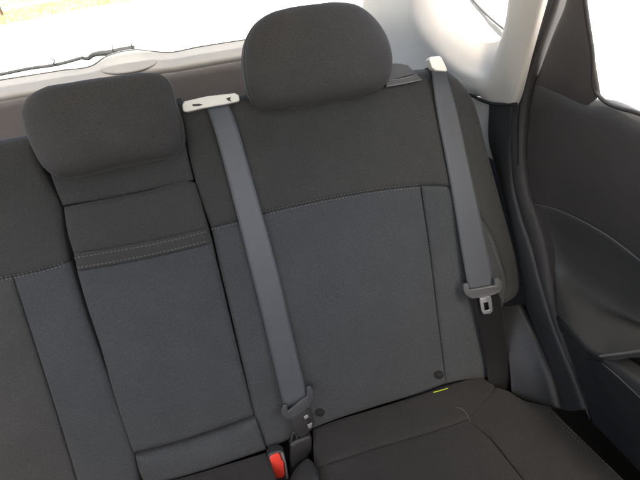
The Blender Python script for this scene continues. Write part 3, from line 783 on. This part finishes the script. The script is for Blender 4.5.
# ------------------------------------------------------------------ car shell round the cabin
tag(box('headliner', (-1.15, -1.15, 1.03), (0.31, 0.62, 1.06), 'headliner'), kind='structure')  # unseen roof lining, added to shade the cabin
tag(box('car_floor', (-1.2, -2.0, -0.36), (0.42, 0.98, -0.33), 'carpet'), kind='structure')
def shell_box(lo, hi):
    x0, y0, z0 = lo; x1, y1, z1 = hi
    b = len(sv_)
    sv_.extend(np.array(q) for q in ((x0,y0,z0),(x1,y0,z0),(x1,y1,z0),(x0,y1,z0),(x0,y0,z1),(x1,y0,z1),(x1,y1,z1),(x0,y1,z1)))
    sf_.extend(tuple(b + k for k in f) for f in ((0,3,2,1),(4,5,6,7),(0,1,5,4),(1,2,6,5),(2,3,7,6),(3,0,4,7)))
sv_, sf_ = [], []  # unseen cabin walls, added to keep low-angle light off the rear seats
shell_box((-1.22, -2.0, -0.32), (-1.17, 0.95, 0.56))          # far side doors up to the window line
shell_box((-1.16, -2.05, -0.32), (0.38, -2.0, 0.50))          # dashboard side
shell_box((0.37, -2.0, -0.32), (0.40, -0.83, 0.56))           # front door on this side
for x in (-0.80, -0.06):                                       # unseen front seat backs behind the viewer, added as light blockers
    shell_box((x - 0.24, -0.98, -0.25), (x + 0.24, -0.80, 0.58))
    shell_box((x - 0.13, -0.97, 0.62), (x + 0.13, -0.87, 0.80))
tag(link('unseen_cabin', sv_, sf_, 'upper', smooth=False), kind='structure')
side = thing('body_side', 'dark inner body panel behind the wheel arch trim and pillar trim', 'body panel', (0.42, 0.4, -0.3))
slab('inner_panel', [np.array((0.375, 0.98, 0.60)), np.array((0.375, 0.17, 0.545)), np.array((0.375, 0.11, 0.32)), np.array((0.375, -0.17, 0.0)), np.array((0.375, -0.84, 0.0)), np.array((0.375, -0.84, -0.33)), np.array((0.375, 0.98, -0.33))], (-1, 0, 0), 0.015, 'soft_black', side, bevel=0)

# ------------------------------------------------------------------ outside
def ground_mat():
    m = bpy.data.materials.new('pale_concrete')
    nt, N, L, b = nodes_of(m)
    tc = N.new('ShaderNodeTexCoord'); n = N.new('ShaderNodeTexNoise'); n.inputs['Scale'].default_value = 1.5; n.inputs['Detail'].default_value = 8
    L.new(tc.outputs['Object'], n.inputs['Vector'])
    cr = N.new('ShaderNodeValToRGB'); cr.color_ramp.elements[0].color = (0.38, 0.37, 0.35, 1); cr.color_ramp.elements[1].color = (0.52, 0.51, 0.49, 1)
    L.new(n.outputs['Fac'], cr.inputs[0]); L.new(cr.outputs[0], b.inputs['Base Color']); b.inputs['Roughness'].default_value = 0.9
    return m
def grass_mat():
    m = bpy.data.materials.new('dry_grass')
    nt, N, L, b = nodes_of(m)
    tc = N.new('ShaderNodeTexCoord'); n = N.new('ShaderNodeTexNoise'); n.inputs['Scale'].default_value = 1.2; n.inputs['Detail'].default_value = 8
    L.new(tc.outputs['Object'], n.inputs['Vector'])
    cr = N.new('ShaderNodeValToRGB'); cr.color_ramp.elements[0].position = .3; cr.color_ramp.elements[1].position = .7
    cr.color_ramp.elements[0].color = (0.21, 0.26, 0.09, 1); cr.color_ramp.elements[1].color = (0.31, 0.33, 0.15, 1)
    L.new(n.outputs['Fac'], cr.inputs[0]); L.new(cr.outputs[0], b.inputs['Base Color']); b.inputs['Roughness'].default_value = 0.95
    return m
M['ground'] = ground_mat(); M['grass'] = grass_mat()
GZ = -0.78
def gnd(x, y, dz=0.0): return at_plane(x, y, (0, 0, GZ + dz), np.array([0, 0, 1.0]))
def sheet(name, poly, mat):
    return link(name, poly, [tuple(range(len(poly)))], mat, smooth=False)
tag(sheet('ground', [np.array((a, b, GZ)) for a, b in ((-400, -400), (400, -400), (400, 400), (-400, 400))], 'ground'), kind='structure')

def turf(name, poly_px, n_blades, seed):
    """mown grass strip: base sheet with thousands of short blades"""
    rnd = random.Random(seed)
    P = [gnd(a, b, 0.004) for a, b in poly_px]
    verts = [p for p in P]; faces = [tuple(range(len(P)))]
    poly = [(p[0], p[1]) for p in P]
    x0, x1 = min(p[0] for p in poly), max(p[0] for p in poly); y0, y1 = min(p[1] for p in poly), max(p[1] for p in poly)
    def inside(x, y):
        c = False; j = len(poly) - 1
        for i in range(len(poly)):
            if (poly[i][1] > y) != (poly[j][1] > y) and x < (poly[j][0]-poly[i][0])*(y-poly[i][1])/(poly[j][1]-poly[i][1]) + poly[i][0]: c = not c
            j = i
        return c
    k = 0
    while k < n_blades:
        x, y = rnd.uniform(x0, x1), rnd.uniform(y0, y1)
        if not inside(x, y): continue
        k += 1
        a = rnd.uniform(0, math.pi); h = rnd.uniform(.04, .14); w = rnd.uniform(.01, .03)
        dx, dy = math.cos(a)*w, math.sin(a)*w; b = len(verts); z = GZ + .004
        verts += [np.array((x-dx, y-dy, z)), np.array((x+dx, y+dy, z)), np.array((x+rnd.uniform(-.05, .05), y+rnd.uniform(-.05, .05), z+h))]
        faces.append((b, b+1, b+2))
    return tag(link(name, verts, faces, 'grass', smooth=False), kind='stuff')
turf('grass', [(-90, 44), (0, 25), (30, 20), (60, 13), (100, 6), (138, 0), (190, -9), (150, -8), (96, -4), (60, 2), (20, 9), (0, 13), (-90, 28)], 9000, 1)
turf('grass', [(-90, 22), (0, 7), (30, 3), (80, -5), (140, -13), (60, -25), (-60, -12)], 8000, 2)

bp_ = gnd(0, 19)
po = thing('wooden_post', 'small brown post on the grass verge far behind the car', 'post', bp_)
slab('post_body', [bp_ + np.array(q) for q in ((-.11, -.11, .42), (.11, -.11, .42), (.11, .11, .42), (-.11, .11, .42))], (0, 0, 1), 0.44, plastic('weathered_wood', (0.16, 0.09, 0.06), 0.8), po, bevel=0.02)
slab('post_cap', [bp_ + np.array(q) for q in ((-.14, -.14, .46), (.14, -.14, .46), (.14, .14, .46), (-.14, .14, .46))], (0, 0, 1), 0.05, 'trim', po, bevel=0.015)

# ------------------------------------------------------------------ light, camera, render
SUN_EL, SUN_AZ = math.radians(60), math.radians(-174)     # azimuth from +Y (the rear of the car)
w = bpy.data.worlds.new('World'); scene.world = w; w.use_nodes = True
N, L = w.node_tree.nodes, w.node_tree.links
bg = N['Background']; sky = N.new('ShaderNodeTexSky'); sky.sky_type = 'NISHITA'; sky.sun_disc = False
sky.sun_elevation = SUN_EL; sky.sun_rotation = SUN_AZ
sky.air_density = 1.0; sky.dust_density = 9.0; sky.ozone_density = 0.3
L.new(sky.outputs[0], bg.inputs[0]); bg.inputs[1].default_value = 0.12
sl = bpy.data.lights.new('sun', 'SUN'); sl.energy = 3.0; sl.angle = math.radians(0.5); sl.color = (1.0, 0.97, 0.93)
so = bpy.data.objects.new('sun', sl); COL.objects.link(so)
sd = Vector((math.sin(SUN_AZ) * math.cos(SUN_EL), math.cos(SUN_AZ) * math.cos(SUN_EL), math.sin(SUN_EL)))
so.rotation_euler = (-sd).to_track_quat('-Z', 'Y').to_euler()
so.location = (0, 3, 6)

cd = bpy.data.cameras.new('camera'); co = bpy.data.objects.new('camera', cd); COL.objects.link(co)
cd.sensor_width = 36; cd.sensor_fit = 'HORIZONTAL'; cd.lens = 36 * FPX / 640
cd.dof.use_dof = True; cd.dof.focus_distance = 0.98; cd.dof.aperture_fstop = 11.0
cd.clip_start = 0.02; cd.clip_end = 2000
R3 = Matrix(((ROT[0][0], -ROT[1][0], -ROT[2][0]), (ROT[0][1], -ROT[1][1], -ROT[2][1]), (ROT[0][2], -ROT[1][2], -ROT[2][2])))
co.matrix_world = Matrix.Translation(Vector(CAM)) @ R3.to_4x4()
scene.camera = co

scene.render.engine = 'CYCLES'
scene.cycles.use_denoising = True
scene.cycles.max_bounces = 10; scene.cycles.diffuse_bounces = 6; scene.cycles.transparent_max_bounces = 12
vs = scene.view_settings
vs.view_transform = 'Standard'; vs.look = 'None'; vs.gamma = 1; vs.exposure = 3.05
try: vs.use_curve_mapping = False
except Exception: pass
